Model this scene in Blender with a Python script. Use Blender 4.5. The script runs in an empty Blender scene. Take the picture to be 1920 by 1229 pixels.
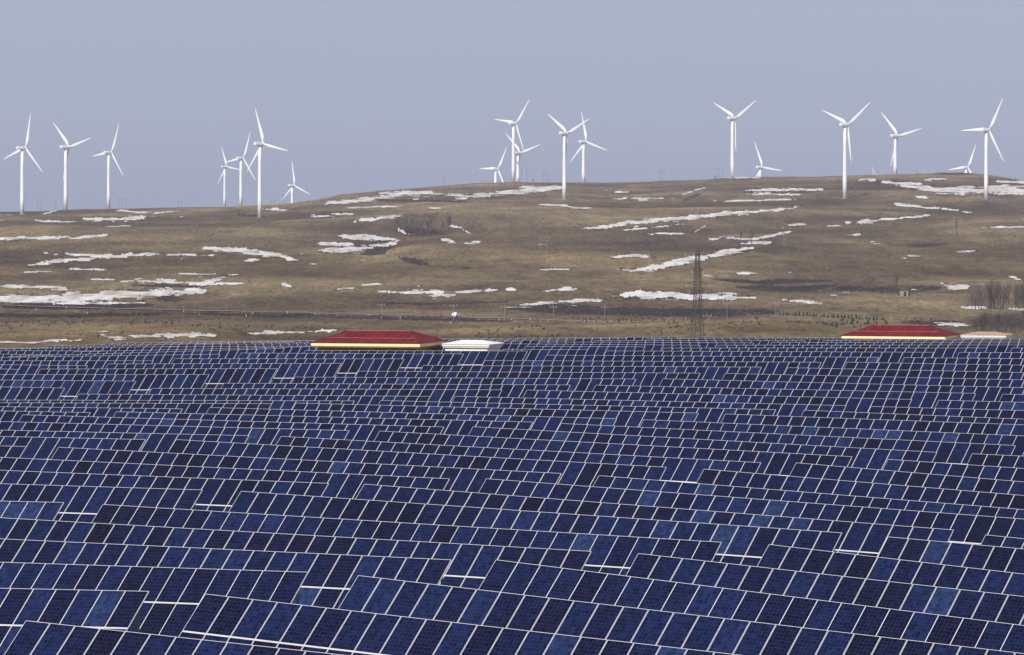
import bpy, math, random
import numpy as np
from mathutils import Matrix, Vector

random.seed(7)
sc = bpy.context.scene
COL = sc.collection
R = math.radians

# ------------------------------------------------------------------ camera
F = 9750.0            # focal length in pixels of a 1920 px wide frame (a long telephoto)
CAMZ = 17.8           # eye height above the field
HY = 345.0            # eye-level line in the 1920x1229 frame
cam_d = bpy.data.cameras.new('camera')
cam_d.sensor_width = 36.0
cam_d.lens = F / 1920.0 * 36.0
cam_d.shift_y = -(614.5 - HY) / 1920.0      # level camera with a falling front: uprights stay upright
cam_d.clip_start = 1.0
cam_d.clip_end = 30000.0
cam = bpy.data.objects.new('camera', cam_d)
cam.location = (0, 0, CAMZ)
cam.rotation_euler = (R(90), 0, 0)
COL.objects.link(cam)
sc.camera = cam

# ------------------------------------------------------------------ world, sun, exposure
A = R(32.0)           # the rows are turned 32 degrees to the view; the panels face south
SUN_EL = R(43)
SUN_DIR = Vector((-math.sin(A - R(10)) * math.cos(SUN_EL), -math.cos(A - R(10)) * math.cos(SUN_EL), math.sin(SUN_EL)))
world = bpy.data.worlds.new('World')
sc.world = world
world.use_nodes = True
wn = world.node_tree.nodes
wl = world.node_tree.links
for n in list(wn):
    wn.remove(n)
w_out = wn.new('ShaderNodeOutputWorld')
w_bg = wn.new('ShaderNodeBackground')
w_sky = wn.new('ShaderNodeTexSky')
w_sky.sky_type = 'NISHITA'
w_sky.sun_disc = False
w_sky.sun_elevation = SUN_EL
w_sky.sun_rotation = math.atan2(SUN_DIR.x, SUN_DIR.y)
w_sky.altitude = 1400
w_sky.air_density = 1.0
w_sky.dust_density = 2.5
w_sky.ozone_density = 2.0
w_mix = wn.new('ShaderNodeMix')
w_mix.data_type = 'RGBA'
w_mix.inputs[0].default_value = 0.70
w_mix.inputs[7].default_value = (3.34, 3.60, 5.62, 1)     # even spring haze, lavender blue
wl.new(w_sky.outputs[0], w_mix.inputs[6])
wl.new(w_mix.outputs[2], w_bg.inputs[0])
w_bg.inputs[1].default_value = 0.10
wl.new(w_bg.outputs[0], w_out.inputs[0])

sun_d = bpy.data.lights.new('sun', 'SUN')
sun_d.energy = 4.9
sun_d.angle = R(0.53)
sun_d.color = (1.0, 0.955, 0.88)
sun = bpy.data.objects.new('sun', sun_d)
sun.rotation_euler = (-SUN_DIR).to_track_quat('-Z', 'Y').to_euler()
sun.location = (0, 0, 200)
COL.objects.link(sun)

sc.view_settings.view_transform = 'Standard'
sc.view_settings.look = 'None'
sc.view_settings.exposure = 0.0
sc.view_settings.gamma = 1.0
sc.view_settings.use_curve_mapping = False
sc.render.resolution_x = 1024
sc.render.resolution_y = 655

# ------------------------------------------------------------------ small helpers
def ORD(n):
    W = ['zeroth', 'first', 'second', 'third', 'fourth', 'fifth', 'sixth', 'seventh', 'eighth', 'ninth', 'tenth',
         'eleventh', 'twelfth', 'thirteenth', 'fourteenth', 'fifteenth', 'sixteenth', 'seventeenth', 'eighteenth',
         'nineteenth', 'twentieth']
    T = {20: 'twenty', 30: 'thirty'}
    if n <= 20:
        return W[n]
    if n == 30:
        return 'thirtieth'
    return T[n // 10 * 10] + '-' + W[n % 10]


def tag(o, label=None, cat=None, group=None, kind=None):
    if label: o['label'] = label
    if cat: o['category'] = cat
    if group: o['group'] = group
    if kind: o['kind'] = kind
    return o


def link(o, parent=None):
    COL.objects.link(o)
    if parent is not None:
        o.parent = parent
    return o


def empty(name, loc=(0, 0, 0), rz=0.0):
    o = bpy.data.objects.new(name, None)
    o.empty_display_size = 0.5
    o.location = loc
    o.rotation_euler = (0, 0, rz)
    return link(o)


def np_mesh(name, verts, quads, mats=(), mat_idx=None, smooth=False, tris=None):
    me = bpy.data.meshes.new(name)
    verts = np.asarray(verts, dtype=np.float32)
    nq = 0 if quads is None else len(quads)
    nt = 0 if tris is None else len(tris)
    me.vertices.add(len(verts))
    me.vertices.foreach_set('co', verts.ravel())
    me.loops.add(nq * 4 + nt * 3)
    lv = []
    if nq: lv.append(np.asarray(quads, dtype=np.int32).ravel())
    if nt: lv.append(np.asarray(tris, dtype=np.int32).ravel())
    me.loops.foreach_set('vertex_index', np.concatenate(lv))
    me.polygons.add(nq + nt)
    st = np.concatenate([np.arange(nq) * 4, nq * 4 + np.arange(nt) * 3]).astype(np.int32)
    me.polygons.foreach_set('loop_start', st)
    if mat_idx is not None:
        me.polygons.foreach_set('material_index', np.asarray(mat_idx, dtype=np.int32))
    me.polygons.foreach_set('use_smooth', np.full(nq + nt, bool(smooth)))
    for m in mats:
        me.materials.append(m)
    me.update(calc_edges=True)
    me.validate()
    return me


class MB:
    """collects boxes, tubes and polygons, then becomes one mesh object"""
    def __init__(self):
        self.v = []; self.f = []

    def box(self, c, s, M=None):
        b = len(self.v)
        for z in (-.5, .5):
            for x, y in ((-.5, -.5), (.5, -.5), (.5, .5), (-.5, .5)):
                p = Vector((x * s[0], y * s[1], z * s[2]))
                if M is not None: p = M @ p
                self.v.append(tuple(p + Vector(c)))
        for q in ((3, 2, 1, 0), (4, 5, 6, 7), (0, 1, 5, 4), (1, 2, 6, 5), (2, 3, 7, 6), (3, 0, 4, 7)):
            self.f.append(tuple(b + i for i in q))
        return self

    def tube(self, p0, p1, r0, r1, n=8, caps=True):
        p0 = Vector(p0); p1 = Vector(p1)
        d = (p1 - p0).normalized()
        u = d.orthogonal().normalized(); w = d.cross(u)
        b = len(self.v)
        for p, r in ((p0, r0), (p1, r1)):
            for i in range(n):
                t = 2 * math.pi * i / n
                self.v.append(tuple(p + (u * math.cos(t) + w * math.sin(t)) * r))
        for i in range(n):
            j = (i + 1) % n
            self.f.append((b + i, b + j, b + n + j, b + n + i))
        if caps:
            self.f.append(tuple(b + n - 1 - i for i in range(n)))
            self.f.append(tuple(b + n + i for i in range(n)))
        return self

    def lathe(self, prof, n=20, M=None):
        b = len(self.v)
        for (r, z) in prof:
            for i in range(n):
                t = 2 * math.pi * i / n
                p = Vector((r * math.cos(t), r * math.sin(t), z))
                if M is not None: p = M @ p
                self.v.append(tuple(p))
        for k in range(len(prof) - 1):
            for i in range(n):
                j = (i + 1) % n
                self.f.append((b + k * n + i, b + k * n + j, b + (k + 1) * n + j, b + (k + 1) * n + i))
        self.f.append(tuple(b + n - 1 - i for i in range(n)))
        self.f.append(tuple(b + (len(prof) - 1) * n + i for i in range(n)))
        return self

    def poly(self, pts):
        b = len(self.v)
        self.v += [tuple(p) for p in pts]
        self.f.append(tuple(range(b, b + len(pts))))
        return self

    def mesh(self, name, mat, smooth=False):
        me = bpy.data.meshes.new(name)
        me.from_pydata(self.v, [], self.f)
        me.materials.append(mat)
        if smooth:
            for p in me.polygons: p.use_smooth = True
        me.update()
        return me

    def build(self, name, mat, parent=None, smooth=False):
        return link(bpy.data.objects.new(name, self.mesh(name, mat, smooth)), parent)


# lattice value noise for terrain and patches
def _hash(ix, iy, seed):
    h = (ix.astype(np.int64) * 374761393 + iy.astype(np.int64) * 668265263 + seed * 1274126177) & 0xffffffff
    h = ((h ^ (h >> 13)) * 1274126177) & 0xffffffff
    h = h ^ (h >> 16)
    return (h & 0xffffff) / float(0xffffff)


def vnoise(x, y, seed=0):
    x = np.asarray(x, dtype=float); y = np.asarray(y, dtype=float)
    ix = np.floor(x); iy = np.floor(y)
    fx = x - ix; fy = y - iy
    fx = fx * fx * fx * (fx * (fx * 6 - 15) + 10); fy = fy * fy * fy * (fy * (fy * 6 - 15) + 10)
    ix = ix.astype(np.int64); iy = iy.astype(np.int64)
    a = _hash(ix, iy, seed); b = _hash(ix + 1, iy, seed)
    c = _hash(ix, iy + 1, seed); d = _hash(ix + 1, iy + 1, seed)
    return ((a * (1 - fx) + b * fx) * (1 - fy) + (c * (1 - fx) + d * fx) * fy) * 2 - 1


def fbm(x, y, seed=0, octv=4, gain=0.5):
    s = 0; a = 1.0; f = 1.0
    for o in range(octv):
        s = s + a * vnoise(x * f + 17.3 * o, y * f - 9.1 * o, seed + o * 31)
        a *= gain; f *= 2.03
    return s


# ------------------------------------------------------------------ materials
def mat_new(name):
    m = bpy.data.materials.new(name)
    m.use_nodes = True
    nt = m.node_tree
    bs = nt.nodes.get('Principled BSDF')
    return m, nt, nt.nodes, nt.links, bs


def simple(name, col, rough=0.6, metal=0.0, var=0.12, scale=3.0, spec=0.4):
    m, nt, N, L, bs = mat_new(name)
    tc = N.new('ShaderNodeTexCoord')
    nz = N.new('ShaderNodeTexNoise'); nz.inputs['Scale'].default_value = scale; nz.inputs['Detail'].default_value = 5
    L.new(tc.outputs['Object'], nz.inputs['Vector'])
    rp = N.new('ShaderNodeValToRGB')
    rp.color_ramp.elements[0].position = 0.3; rp.color_ramp.elements[1].position = 0.7
    rp.color_ramp.elements[0].color = tuple(c * (1 - var) for c in col) + (1,)
    rp.color_ramp.elements[1].color = tuple(min(1, c * (1 + var)) for c in col) + (1,)
    L.new(nz.outputs['Fac'], rp.inputs['Fac'])
    L.new(rp.outputs['Color'], bs.inputs['Base Color'])
    bs.inputs['Roughness'].default_value = rough
    bs.inputs['Metallic'].default_value = metal
    bs.inputs['Specular IOR Level'].default_value = spec
    return m


def math_node(N, L, op, a, b=None, clamp=False):
    n = N.new('ShaderNodeMath'); n.operation = op; n.use_clamp = clamp
    for i, v in enumerate((a, b)):
        if v is None: continue
        if isinstance(v, (int, float)): n.inputs[i].default_value = v
        else: L.new(v, n.inputs[i])
    return n.outputs[0]


def mix_col(N, L, fac, a, b, mode='MIX'):
    n = N.new('ShaderNodeMix'); n.data_type = 'RGBA'; n.blend_type = mode
    if isinstance(fac, (int, float)): n.inputs[0].default_value = fac
    else: L.new(fac, n.inputs[0])
    for i, v in ((6, a), (7, b)):
        if isinstance(v, tuple): n.inputs[i].default_value = v
        else: L.new(v, n.inputs[i])
    return n.outputs[2]


def cell_material(name, island):
    """polycrystalline cells: 6 x 10 per panel, every panel of its own blue"""
    m, nt, N, L, bs = mat_new(name)
    if island:
        g = N.new('ShaderNodeNewGeometry'); rnd = g.outputs['Random Per Island']
    else:
        g = N.new('ShaderNodeObjectInfo'); rnd = g.outputs['Random']
    rp = N.new('ShaderNodeValToRGB')
    e = rp.color_ramp.elements
    e[0].position = 0.0; e[0].color = (0.0062, 0.0070, 0.020, 1)
    e[1].position = 1.0; e[1].color = (0.021, 0.040, 0.115, 1)
    for p, c in ((0.06, (0.0066, 0.0078, 0.027, 1)), (0.25, (0.0074, 0.0096, 0.038, 1)), (0.60, (0.0080, 0.0134, 0.053, 1)),
                 (0.88, (0.0098, 0.0180, 0.072, 1)), (0.97, (0.0135, 0.0235, 0.084, 1))):
        k = e.new(p); k.color = c
    # modules came in batches: tone drifts from table to table besides the scatter
    dn = N.new('ShaderNodeTexNoise'); dn.inputs['Scale'].default_value = 0.06; dn.inputs['Detail'].default_value = 2.0
    if island: L.new(g.outputs['Position'], dn.inputs['Vector'])
    else: L.new(g.outputs['Location'], dn.inputs['Vector'])
    drift = math_node(N, L, 'MULTIPLY', math_node(N, L, 'SUBTRACT', dn.outputs['Fac'], 0.5), 1.5)
    cen = math_node(N, L, 'ADD', math_node(N, L, 'MULTIPLY', math_node(N, L, 'SUBTRACT', rnd, 0.5), 0.95), 0.5)
    L.new(math_node(N, L, 'ADD', cen, math_node(N, L, 'MULTIPLY', drift, 0.6), True), rp.inputs['Fac'])
    uv = N.new('ShaderNodeTexCoord')
    sep = N.new('ShaderNodeSeparateXYZ'); L.new(uv.outputs['UV'], sep.inputs[0])
    ux = math_node(N, L, 'MULTIPLY', sep.outputs[0], 6.0)
    uy = math_node(N, L, 'MULTIPLY', sep.outputs[1], 10.0)
    lx = math_node(N, L, 'GREATER_THAN', math_node(N, L, 'ABSOLUTE', math_node(N, L, 'SUBTRACT', math_node(N, L, 'FRACT', ux), 0.5)), 0.45)
    ly = math_node(N, L, 'GREATER_THAN', math_node(N, L, 'ABSOLUTE', math_node(N, L, 'SUBTRACT', math_node(N, L, 'FRACT', uy), 0.5)), 0.45)
    line = math_node(N, L, 'MAXIMUM', lx, ly)
    cmb = N.new('ShaderNodeCombineXYZ')
    L.new(math_node(N, L, 'FLOOR', ux), cmb.inputs[0]); L.new(math_node(N, L, 'FLOOR', uy), cmb.inputs[1])
    L.new(math_node(N, L, 'MULTIPLY', rnd, 917.0), cmb.inputs[2])
    wn_ = N.new('ShaderNodeTexWhiteNoise'); wn_.noise_dimensions = '3D'; L.new(cmb.outputs[0], wn_.inputs['Vector'])
    cellv = math_node(N, L, 'ADD', math_node(N, L, 'MULTIPLY', wn_.outputs['Value'], 0.75), 0.62)
    # crystalline mottling, offset per panel
    cm2 = N.new('ShaderNodeCombineXYZ')
    L.new(math_node(N, L, 'MULTIPLY', sep.outputs[0], 1.0), cm2.inputs[0])
    L.new(math_node(N, L, 'MULTIPLY', sep.outputs[1], 1.67), cm2.inputs[1])
    L.new(math_node(N, L, 'MULTIPLY', rnd, 431.0), cm2.inputs[2])
    nz = N.new('ShaderNodeTexNoise'); nz.inputs['Scale'].default_value = 5.0; nz.inputs['Detail'].default_value = 3.0
    L.new(cm2.outputs[0], nz.inputs['Vector'])
    mott = math_node(N, L, 'ADD', math_node(N, L, 'MULTIPLY', nz.outputs['Fac'], 1.3), 0.35)
    k = math_node(N, L, 'MULTIPLY', cellv, mott)
    vec = N.new('ShaderNodeVectorMath'); vec.operation = 'SCALE'
    L.new(rp.outputs['Color'], vec.inputs[0]); L.new(math_node(N, L, 'MULTIPLY', k, 0.70), vec.inputs['Scale'])
    col = mix_col(N, L, math_node(N, L, 'MULTIPLY', line, 0.42), vec.outputs[0], (0.038, 0.047, 0.098, 1))
    # a breath of dust towards the lower frame of some panels
    L.new(col, bs.inputs['Base Color'])
    bs.inputs['Roughness'].default_value = 0.24
    bs.inputs['Specular IOR Level'].default_value = 0.08
    return m


M_CELL = cell_material('polycrystalline_cells', False)
M_CELLJ = cell_material('polycrystalline_cells_far', True)
M_FRAME = simple('aluminium_frame', (0.66, 0.65, 0.635), 0.42, 0.0, 0.06, 4.0)
M_RAIL = simple('dull_aluminium_rail', (0.50, 0.49, 0.47), 0.5, 0.0, 0.15, 3.0)
M_STEEL = simple('galvanised_steel', (0.20, 0.20, 0.21), 0.55, 0.3, 0.15, 6.0)
M_TURB = simple('turbine_white_paint', (0.80, 0.80, 0.79), 0.40, 0.0, 0.03, 0.3)
M_TRED = simple('turbine_joint_grey', (0.34, 0.35, 0.37), 0.5)
M_ROOF = simple('red_sheet_roof', (0.138, 0.0115, 0.0115), 0.65, 0.0, 0.32, 0.9, .2)
M_RIDGE = simple('roof_ridge_metal', (0.26, 0.09, 0.085), 0.6)
M_CREAM = simple('cream_fascia_paint', (0.86, 0.77, 0.42), 0.55, 0.0, 0.06)
M_OCHRE = simple('ochre_wall_plaster', (0.32, 0.19, 0.04), 0.8, 0.0, 0.10)
M_WHITE = simple('white_plaster', (0.72, 0.71, 0.67), 0.7, 0.0, 0.06)
M_TERRA = simple('terracotta_tiles', (0.42, 0.27, 0.18), 0.8, 0.0, 0.35, 2.5)
M_DARK = simple('dark_opening', (0.02, 0.02, 0.02), 0.4)
M_PYL = simple('weathered_lattice_steel', (0.045, 0.049, 0.045), 0.65, 0.2, 0.3, 1.2)
M_POLE = simple('grey_concrete_pole', (0.20, 0.185, 0.17), 0.8, 0.0, 0.15)
M_BARK = simple('bare_bark', (0.060, 0.050, 0.043), 0.9, 0.0, 0.3, 1.0)
M_TWIG = simple('grey_brown_twigs', (0.082, 0.068, 0.058), 0.9, 0.0, 0.3, 0.6)
M_CONIF = simple('dark_conifer_needles', (0.022, 0.030, 0.018), 0.9, 0.0, 0.4, 4.0)
M_SCRUB = simple('dry_scrub', (0.066, 0.051, 0.040), 0.95, 0.0, 0.5, 0.05)
M_CARW = simple('white_car_paint', (0.78, 0.78, 0.78), 0.3, 0.0, 0.02)
M_TYRE = simple('tyre_rubber', (0.02, 0.02, 0.02), 0.8)
M_ROAD = simple('pale_gravel_road', (0.21, 0.19, 0.165), 0.9, 0.0, 0.2, 0.2)

# snow, old and slightly dusty
m, nt, N, L, bs = mat_new('old_snow')
tc = N.new('ShaderNodeTexCoord')
mp = N.new('ShaderNodeMapping'); mp.inputs['Scale'].default_value = (0.11, 0.02, 0.05)
L.new(tc.outputs['Object'], mp.inputs[0])
nz = N.new('ShaderNodeTexNoise'); nz.inputs['Scale'].default_value = 1.0; nz.inputs['Detail'].default_value = 8
nz.inputs['Roughness'].default_value = 0.68
L.new(mp.outputs[0], nz.inputs['Vector'])
rp = N.new('ShaderNodeValToRGB')
rp.color_ramp.elements[0].position = 0.36; rp.color_ramp.elements[0].color = (0.30, 0.255, 0.20, 1)
rp.color_ramp.elements[1].position = 0.57; rp.color_ramp.elements[1].color = (0.66, 0.635, 0.585, 1)
L.new(nz.outputs['Fac'], rp.inputs['Fac']); L.new(rp.outputs['Color'], bs.inputs['Base Color'])
bs.inputs['Roughness'].default_value = 0.8
M_SNOW = m

# steppe grass with bare earth and painted snow-bank shade carried by one attribute (a fixed map of the ground)
m, nt, N, L, bs = mat_new('dry_steppe_grass')
tc = N.new('ShaderNodeTexCoord')
def gnoise(sx, sy, det, rough=0.55):
    mp = N.new('ShaderNodeMapping'); mp.inputs['Scale'].default_value = (sx, sy, 0.02)
    L.new(tc.outputs['Object'], mp.inputs[0])
    n = N.new('ShaderNodeTexNoise'); n.inputs['Scale'].default_value = 1.0; n.inputs['Detail'].default_value = det
    n.inputs['Roughness'].default_value = rough
    L.new(mp.outputs[0], n.inputs['Vector'])
    return n.outputs['Fac']
def ramp(fac, stops):
    r = N.new('ShaderNodeValToRGB')
    e = r.color_ramp.elements
    e[0].position, e[0].color = stops[0]; e[1].position, e[1].color = stops[-1]
    for p, c in stops[1:-1]:
        k = e.new(p); k.color = c
    L.new(fac, r.inputs['Fac'])
    return r.outputs['Color']
n1 = gnoise(0.008, 0.0055, 5); n2 = gnoise(0.06, 0.010, 9, 0.72); n3 = gnoise(0.45, 0.06, 6, 0.7)
base = ramp(n1, [(0.36, (0.100, 0.071, 0.043, 1)), (0.5, (0.154, 0.114, 0.063, 1)), (0.63, (0.214, 0.166, 0.088, 1))])
det = ramp(n2, [(0.34, (0.66, 0.63, 0.64, 1)), (0.48, (0.97, 0.96, 0.96, 1)), (0.66, (1.20, 1.18, 1.12, 1))])
c1 = mix_col(N, L, 1.0, base, det, 'MULTIPLY')
fine = ramp(n3, [(0.37, (0.52, 0.50, 0.50, 1)), (0.5, (1.0, 1.0, 1.0, 1)), (0.65, (1.30, 1.28, 1.22, 1))])
c2 = mix_col(N, L, 0.85, c1, fine, 'MULTIPLY')
at = N.new('ShaderNodeAttribute'); at.attribute_name = 'soil_shade'
sp = N.new('ShaderNodeSeparateColor'); L.new(at.outputs['Color'], sp.inputs[0])
nsoil_shade = math_node(N, L, 'ADD', sp.outputs[0], math_node(N, L, 'MULTIPLY', math_node(N, L, 'SUBTRACT', n2, 0.5), 1.1))
soil_shade_f = math_node(N, L, 'MULTIPLY', math_node(N, L, 'SUBTRACT', nsoil_shade, 0.30), 2.6, True)
soil_shade_c = ramp(n3, [(0.3, (0.016, 0.011, 0.011, 1)), (0.7, (0.060, 0.041, 0.034, 1))])
c3 = mix_col(N, L, soil_shade_f, c2, soil_shade_c)
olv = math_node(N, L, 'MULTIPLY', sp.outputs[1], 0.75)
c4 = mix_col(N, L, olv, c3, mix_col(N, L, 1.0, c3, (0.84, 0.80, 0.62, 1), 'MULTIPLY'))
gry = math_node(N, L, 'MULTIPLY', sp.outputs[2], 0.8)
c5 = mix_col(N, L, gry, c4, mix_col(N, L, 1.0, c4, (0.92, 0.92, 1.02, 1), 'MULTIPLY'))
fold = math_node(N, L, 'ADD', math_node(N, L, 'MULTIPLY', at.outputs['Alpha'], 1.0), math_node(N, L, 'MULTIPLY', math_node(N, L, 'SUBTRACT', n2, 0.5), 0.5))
fold_shade = ramp(fold, [(0.20, (0.60, 0.55, 0.51, 1)), (0.5, (0.96, 0.95, 0.94, 1)), (0.82, (1.22, 1.21, 1.15, 1))])   # relief shade painted along with vegetation tone: dark hollows, light crowns
c6 = mix_col(N, L, 1.0, c5, fold_shade, 'MULTIPLY')
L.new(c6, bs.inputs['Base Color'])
bs.inputs['Roughness'].default_value = 0.95
bs.inputs['Specular IOR Level'].default_value = 0.1
bmp = N.new('ShaderNodeBump'); bmp.inputs['Strength'].default_value = 0.5; bmp.inputs['Distance'].default_value = 0.6
L.new(n3, bmp.inputs['Height']); L.new(bmp.outputs[0], bs.inputs['Normal'])
M_GRASS = m

# ------------------------------------------------------------------ the land beyond the field
SKY_PTS = [(-200, 396), (0, 397), (60, 396), (130, 392), (250, 390), (330, 388), (420, 388), (540, 383), (590, 375), (640, 364), (720, 357),
           (830, 349), (890, 344), (960, 342), (1060, 343), (1150, 343), (1250, 339), (1330, 337), (1370, 334), (1440, 333),
           (1540, 333), (1600, 330), (1680, 328), (1760, 326), (1820, 324), (1870, 331), (1920, 337), (2150, 345)]
_sx = np.array([p[0] for p in SKY_PTS], float); _sy = np.array([p[1] for p in SKY_PTS], float)
ZK = [(300, -1.5), (450, -2.0), (520, -2.5), (700, -6), (1000, -15), (1300, -23.5), (1500, -27.6), (1850, -30.6), (2100, -30.7), (2350, -29.2),
      (2700, -25), (3200, -16.7), (3750, -4.4), (4180, 5.6), (4600, 13.5), (5000, 20), (5150, 20.6), (5400, 17), (6000, 5), (7000, -12)]
_zt = np.arange(200, 7100, 10.0)
_zz = np.interp(_zt, [k[0] for k in ZK], [k[1] for k in ZK])
_ker = np.hanning(25); _ker /= _ker.sum()
_zz = np.convolve(np.pad(_zz, 12, mode='edge'), _ker, 'valid')


def sstep(x, a, b):
    t = np.clip((np.asarray(x, float) - a) / (b - a), 0, 1)
    return t * t * (3 - 2 * t)


def rills(X, Y):
    """thin erosion channels"""
    a = np.abs(vnoise(X / 120 + 2.2 + .25 * vnoise(X / 40, Y / 90, 61), Y / 300 + 5.1, 51))
    b = np.abs(vnoise(X / 70 + 9.2 + .3 * vnoise(X / 25, Y / 60, 62), Y / 190 + 1.1, 53))
    m = np.clip(vnoise(X / 260, Y / 600, 57) * 1.6 + .35, 0, 1)
    return np.maximum(np.exp(-(a / .035) ** 2), .7 * np.exp(-(b / .04) ** 2)) * m


def relief(X, Y):
    return (1.5 * vnoise(X / 190 + 3.1, Y / 400 + 1.7, 5) + 1.35 * vnoise(X / 95 + .4, Y / 210 + 7.7, 11)
            + 0.5 * vnoise(X / 38, Y / 95 + 3.3, 23))


def ground(X, Y):
    X = np.asarray(X, float); Y = np.asarray(Y, float)
    z = np.interp(Y, _zt, _zz)
    w = sstep(Y, 3250, 4850)
    sky = np.interp(960 + 1.95 * X, _sx, _sy)
    z = z - (sky - 340.0) * np.minimum(Y, 5200) / F * w
    amp = sstep(Y, 1050, 1700) * (1 - 0.80 * sstep(Y, 4450, 4950))
    z = z + amp * (2.7 * vnoise(X / 190 + 3.1, Y / 400 + 1.7, 5) + 2.1 * vnoise(X / 95 + .4, Y / 210 + 7.7, 11)
                   + 0.55 * vnoise(X / 38, Y / 95 + 3.3, 23) + 0.22 * vnoise(X / 14, Y / 40, 29))
    z = z + 0.25 * sstep(Y, 4500, 4900) * vnoise(X / 25, Y / 60, 41)
    z = z - 0.9 * amp * rills(X, Y)
    # knoll with a steep left foot in the near valley, right of the middle
    z = z + 4.0 * np.exp(-(((X - 78) / 34) ** 2 + ((Y - 1560) / 120) ** 2))
    # stream gully
    g = np.abs(X + 68 - 0.05 * (Y - 3200) + 10 * np.sin(Y / 160.0))
    z = z - 3.0 * np.exp(-(g / 13) ** 2) * sstep(Y, 2750, 2950) * (1 - sstep(Y, 3350, 3600))
    return z


def proj(X, Y, Z):
    return 960 + F * X / Y, HY - F * (Z - CAMZ) / Y


def on_ground(px, py, zmin=1300.0, zmax=5600.0):
    """where the sight line through a frame point meets the land"""
    Y = np.arange(zmin, zmax, 3.0)
    X = (px - 960) / F * Y
    yy = proj(X, Y, ground(X, Y))[1]
    hit = np.nonzero(yy <= py)[0]
    i = hit[0] if len(hit) else int(np.argmin(np.abs(yy - py)))
    return float(X[i]), float(Y[i]), float(ground(X[i], Y[i]))


SNOW = [  # run of points, half thickness (old drifts on the lee slopes)
 ([(-60,449),(150,446),(202,442)],3.0), ([(64,415),(142,417)],1.8), ([(155,411),(200,413),(250,410),(292,406)],4.0), ([(198,425),(242,425)],1.0),
 ([(218,396),(290,400),(332,396)],1.8), ([(78,403),(107,395)],1.8), ([(50,498),(130,489),(200,482),(308,477)],4.2), ([(82,475),(182,480)],2.4),
 ([(312,478),(402,480)],2.2), ([(380,465),(450,472),(520,480),(562,490)],5.0), ([(568,493),(602,497)],2.2), ([(38,511),(99,511)],1.8),
 ([(128,506),(207,507)],1.6), ([(318,514),(472,516)],1.4), ([(172,525),(218,526)],1.8), ([(226,529),(300,529),(380,533),(468,532)],3.2),
 ([(288,524),(332,526)],2.6), ([(-60,537),(132,540)],3.2), ([(-60,560),(60,560),(140,560),(200,554),(290,550),(388,546)],9.0),
 ([(100,570),(272,569)],2.2), ([(338,543),(372,545)],4.0), ([(162,622),(203,623)],1.4), ([(188,628),(215,636),(280,632),(340,628),(404,630)],4.2),
 ([(-60,641),(20,645),(60,644),(100,640),(152,640)],2.6), ([(450,628),(520,625),(645,621)],2.4), ([(486,392),(538,395)],2.4),
 ([(582,406),(664,402)],3.0), ([(453,428),(472,427)],1.4), ([(526,533),(548,540)],3.2), ([(606,383),(640,380),(720,370),(760,362),(832,364)],5.0),
 ([(700,363),(824,361)],3.0), ([(828,367),(880,368),(960,362),(1000,357),(1056,352)],4.4), ([(972,352),(1002,351)],2.4), ([(638,390),(752,388)],1.5),
 ([(803,391),(827,392)],1.4), ([(656,415),(700,412),(758,404)],3.0), ([(596,470),(650,470),(700,463),(745,455),(762,440),(745,430)],5.0),
 ([(636,443),(700,448),(752,450)],4.6), ([(598,458),(664,460)],3.4), ([(838,424),(865,428),(884,441)],3.0), ([(1086,432),(1130,426),(1180,418),(1250,412),(1350,403),(1494,389)],4.4),
 ([(1168,432),(1284,421)],2.2), ([(1192,440),(1284,438)],1.7), ([(1143,483),(1190,480),(1234,482)],2.8), ([(1180,509),(1240,500),(1290,489),(1330,480),(1414,465)],6.5),
 ([(1152,506),(1184,507)],2.2), ([(1348,444),(1400,450),(1484,435)],3.2), ([(1388,456),(1446,455)],4.0), ([(1012,507),(1068,506)],1.4),
 ([(616,543),(664,541)],1.8), ([(678,535),(716,534)],1.8), ([(708,548),(834,549)],4.0), ([(798,556),(854,554)],2.6), ([(848,550),(934,544)],2.4),
 ([(948,543),(968,545)],3.0), ([(1018,546),(1084,543)],3.2), ([(972,572),(1050,567),(1138,563)],3.0), ([(1148,556),(1200,552),(1300,557),(1418,559)],7.0),
 ([(1318,518),(1338,519)],1.8), ([(1378,514),(1424,513)],2.2), ([(1462,562),(1544,570)],2.6), ([(1586,420),(1650,413),(1744,404)],3.0), ([(1543,425),(1578,425)],1.4),
 ([(1478,423),(1513,422)],2.6), ([(1676,383),(1740,390),(1824,398)],2.6), ([(1602,339),(1644,339)],2.6), ([(1652,341),(1700,348),(1760,356),(1830,358),(2000,361)],7.0),
 ([(1856,340),(2000,347)],3.0), ([(1732,337),(1774,337)],2.2), ([(1788,352),(2000,350)],3.0), ([(1396,357),(1544,356)],2.6), ([(1396,365),(1504,365)],2.6),
 ([(1336,378),(1504,375)],1.5), ([(1278,365),(1324,352)],2.2), ([(1348,334),(1424,334)],1.2), ([(1836,428),(2000,424)],1.8), ([(1788,475),(1848,468)],1.8),
 ([(1582,442),(1614,440)],2.2), ([(1762,532),(1790,541),(1820,538)],5.5), ([(1698,543),(1724,544)],2.2), ([(1802,578),(1858,579)],2.2), ([(1890,580),(1990,584)],2.6),
 ([(1750,606),(1820,612)],4.0), ([(1892,520),(1914,525)],2.2), ([(1060,388),(1110,390)],2.2), ([(1150,360),(1180,361)],2.0), ([(1010,385),(1064,387)],2.0),
 ([(1130,373),(1290,372)],1.4), ([(1330,420),(1300,437)],1.4)]
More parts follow.
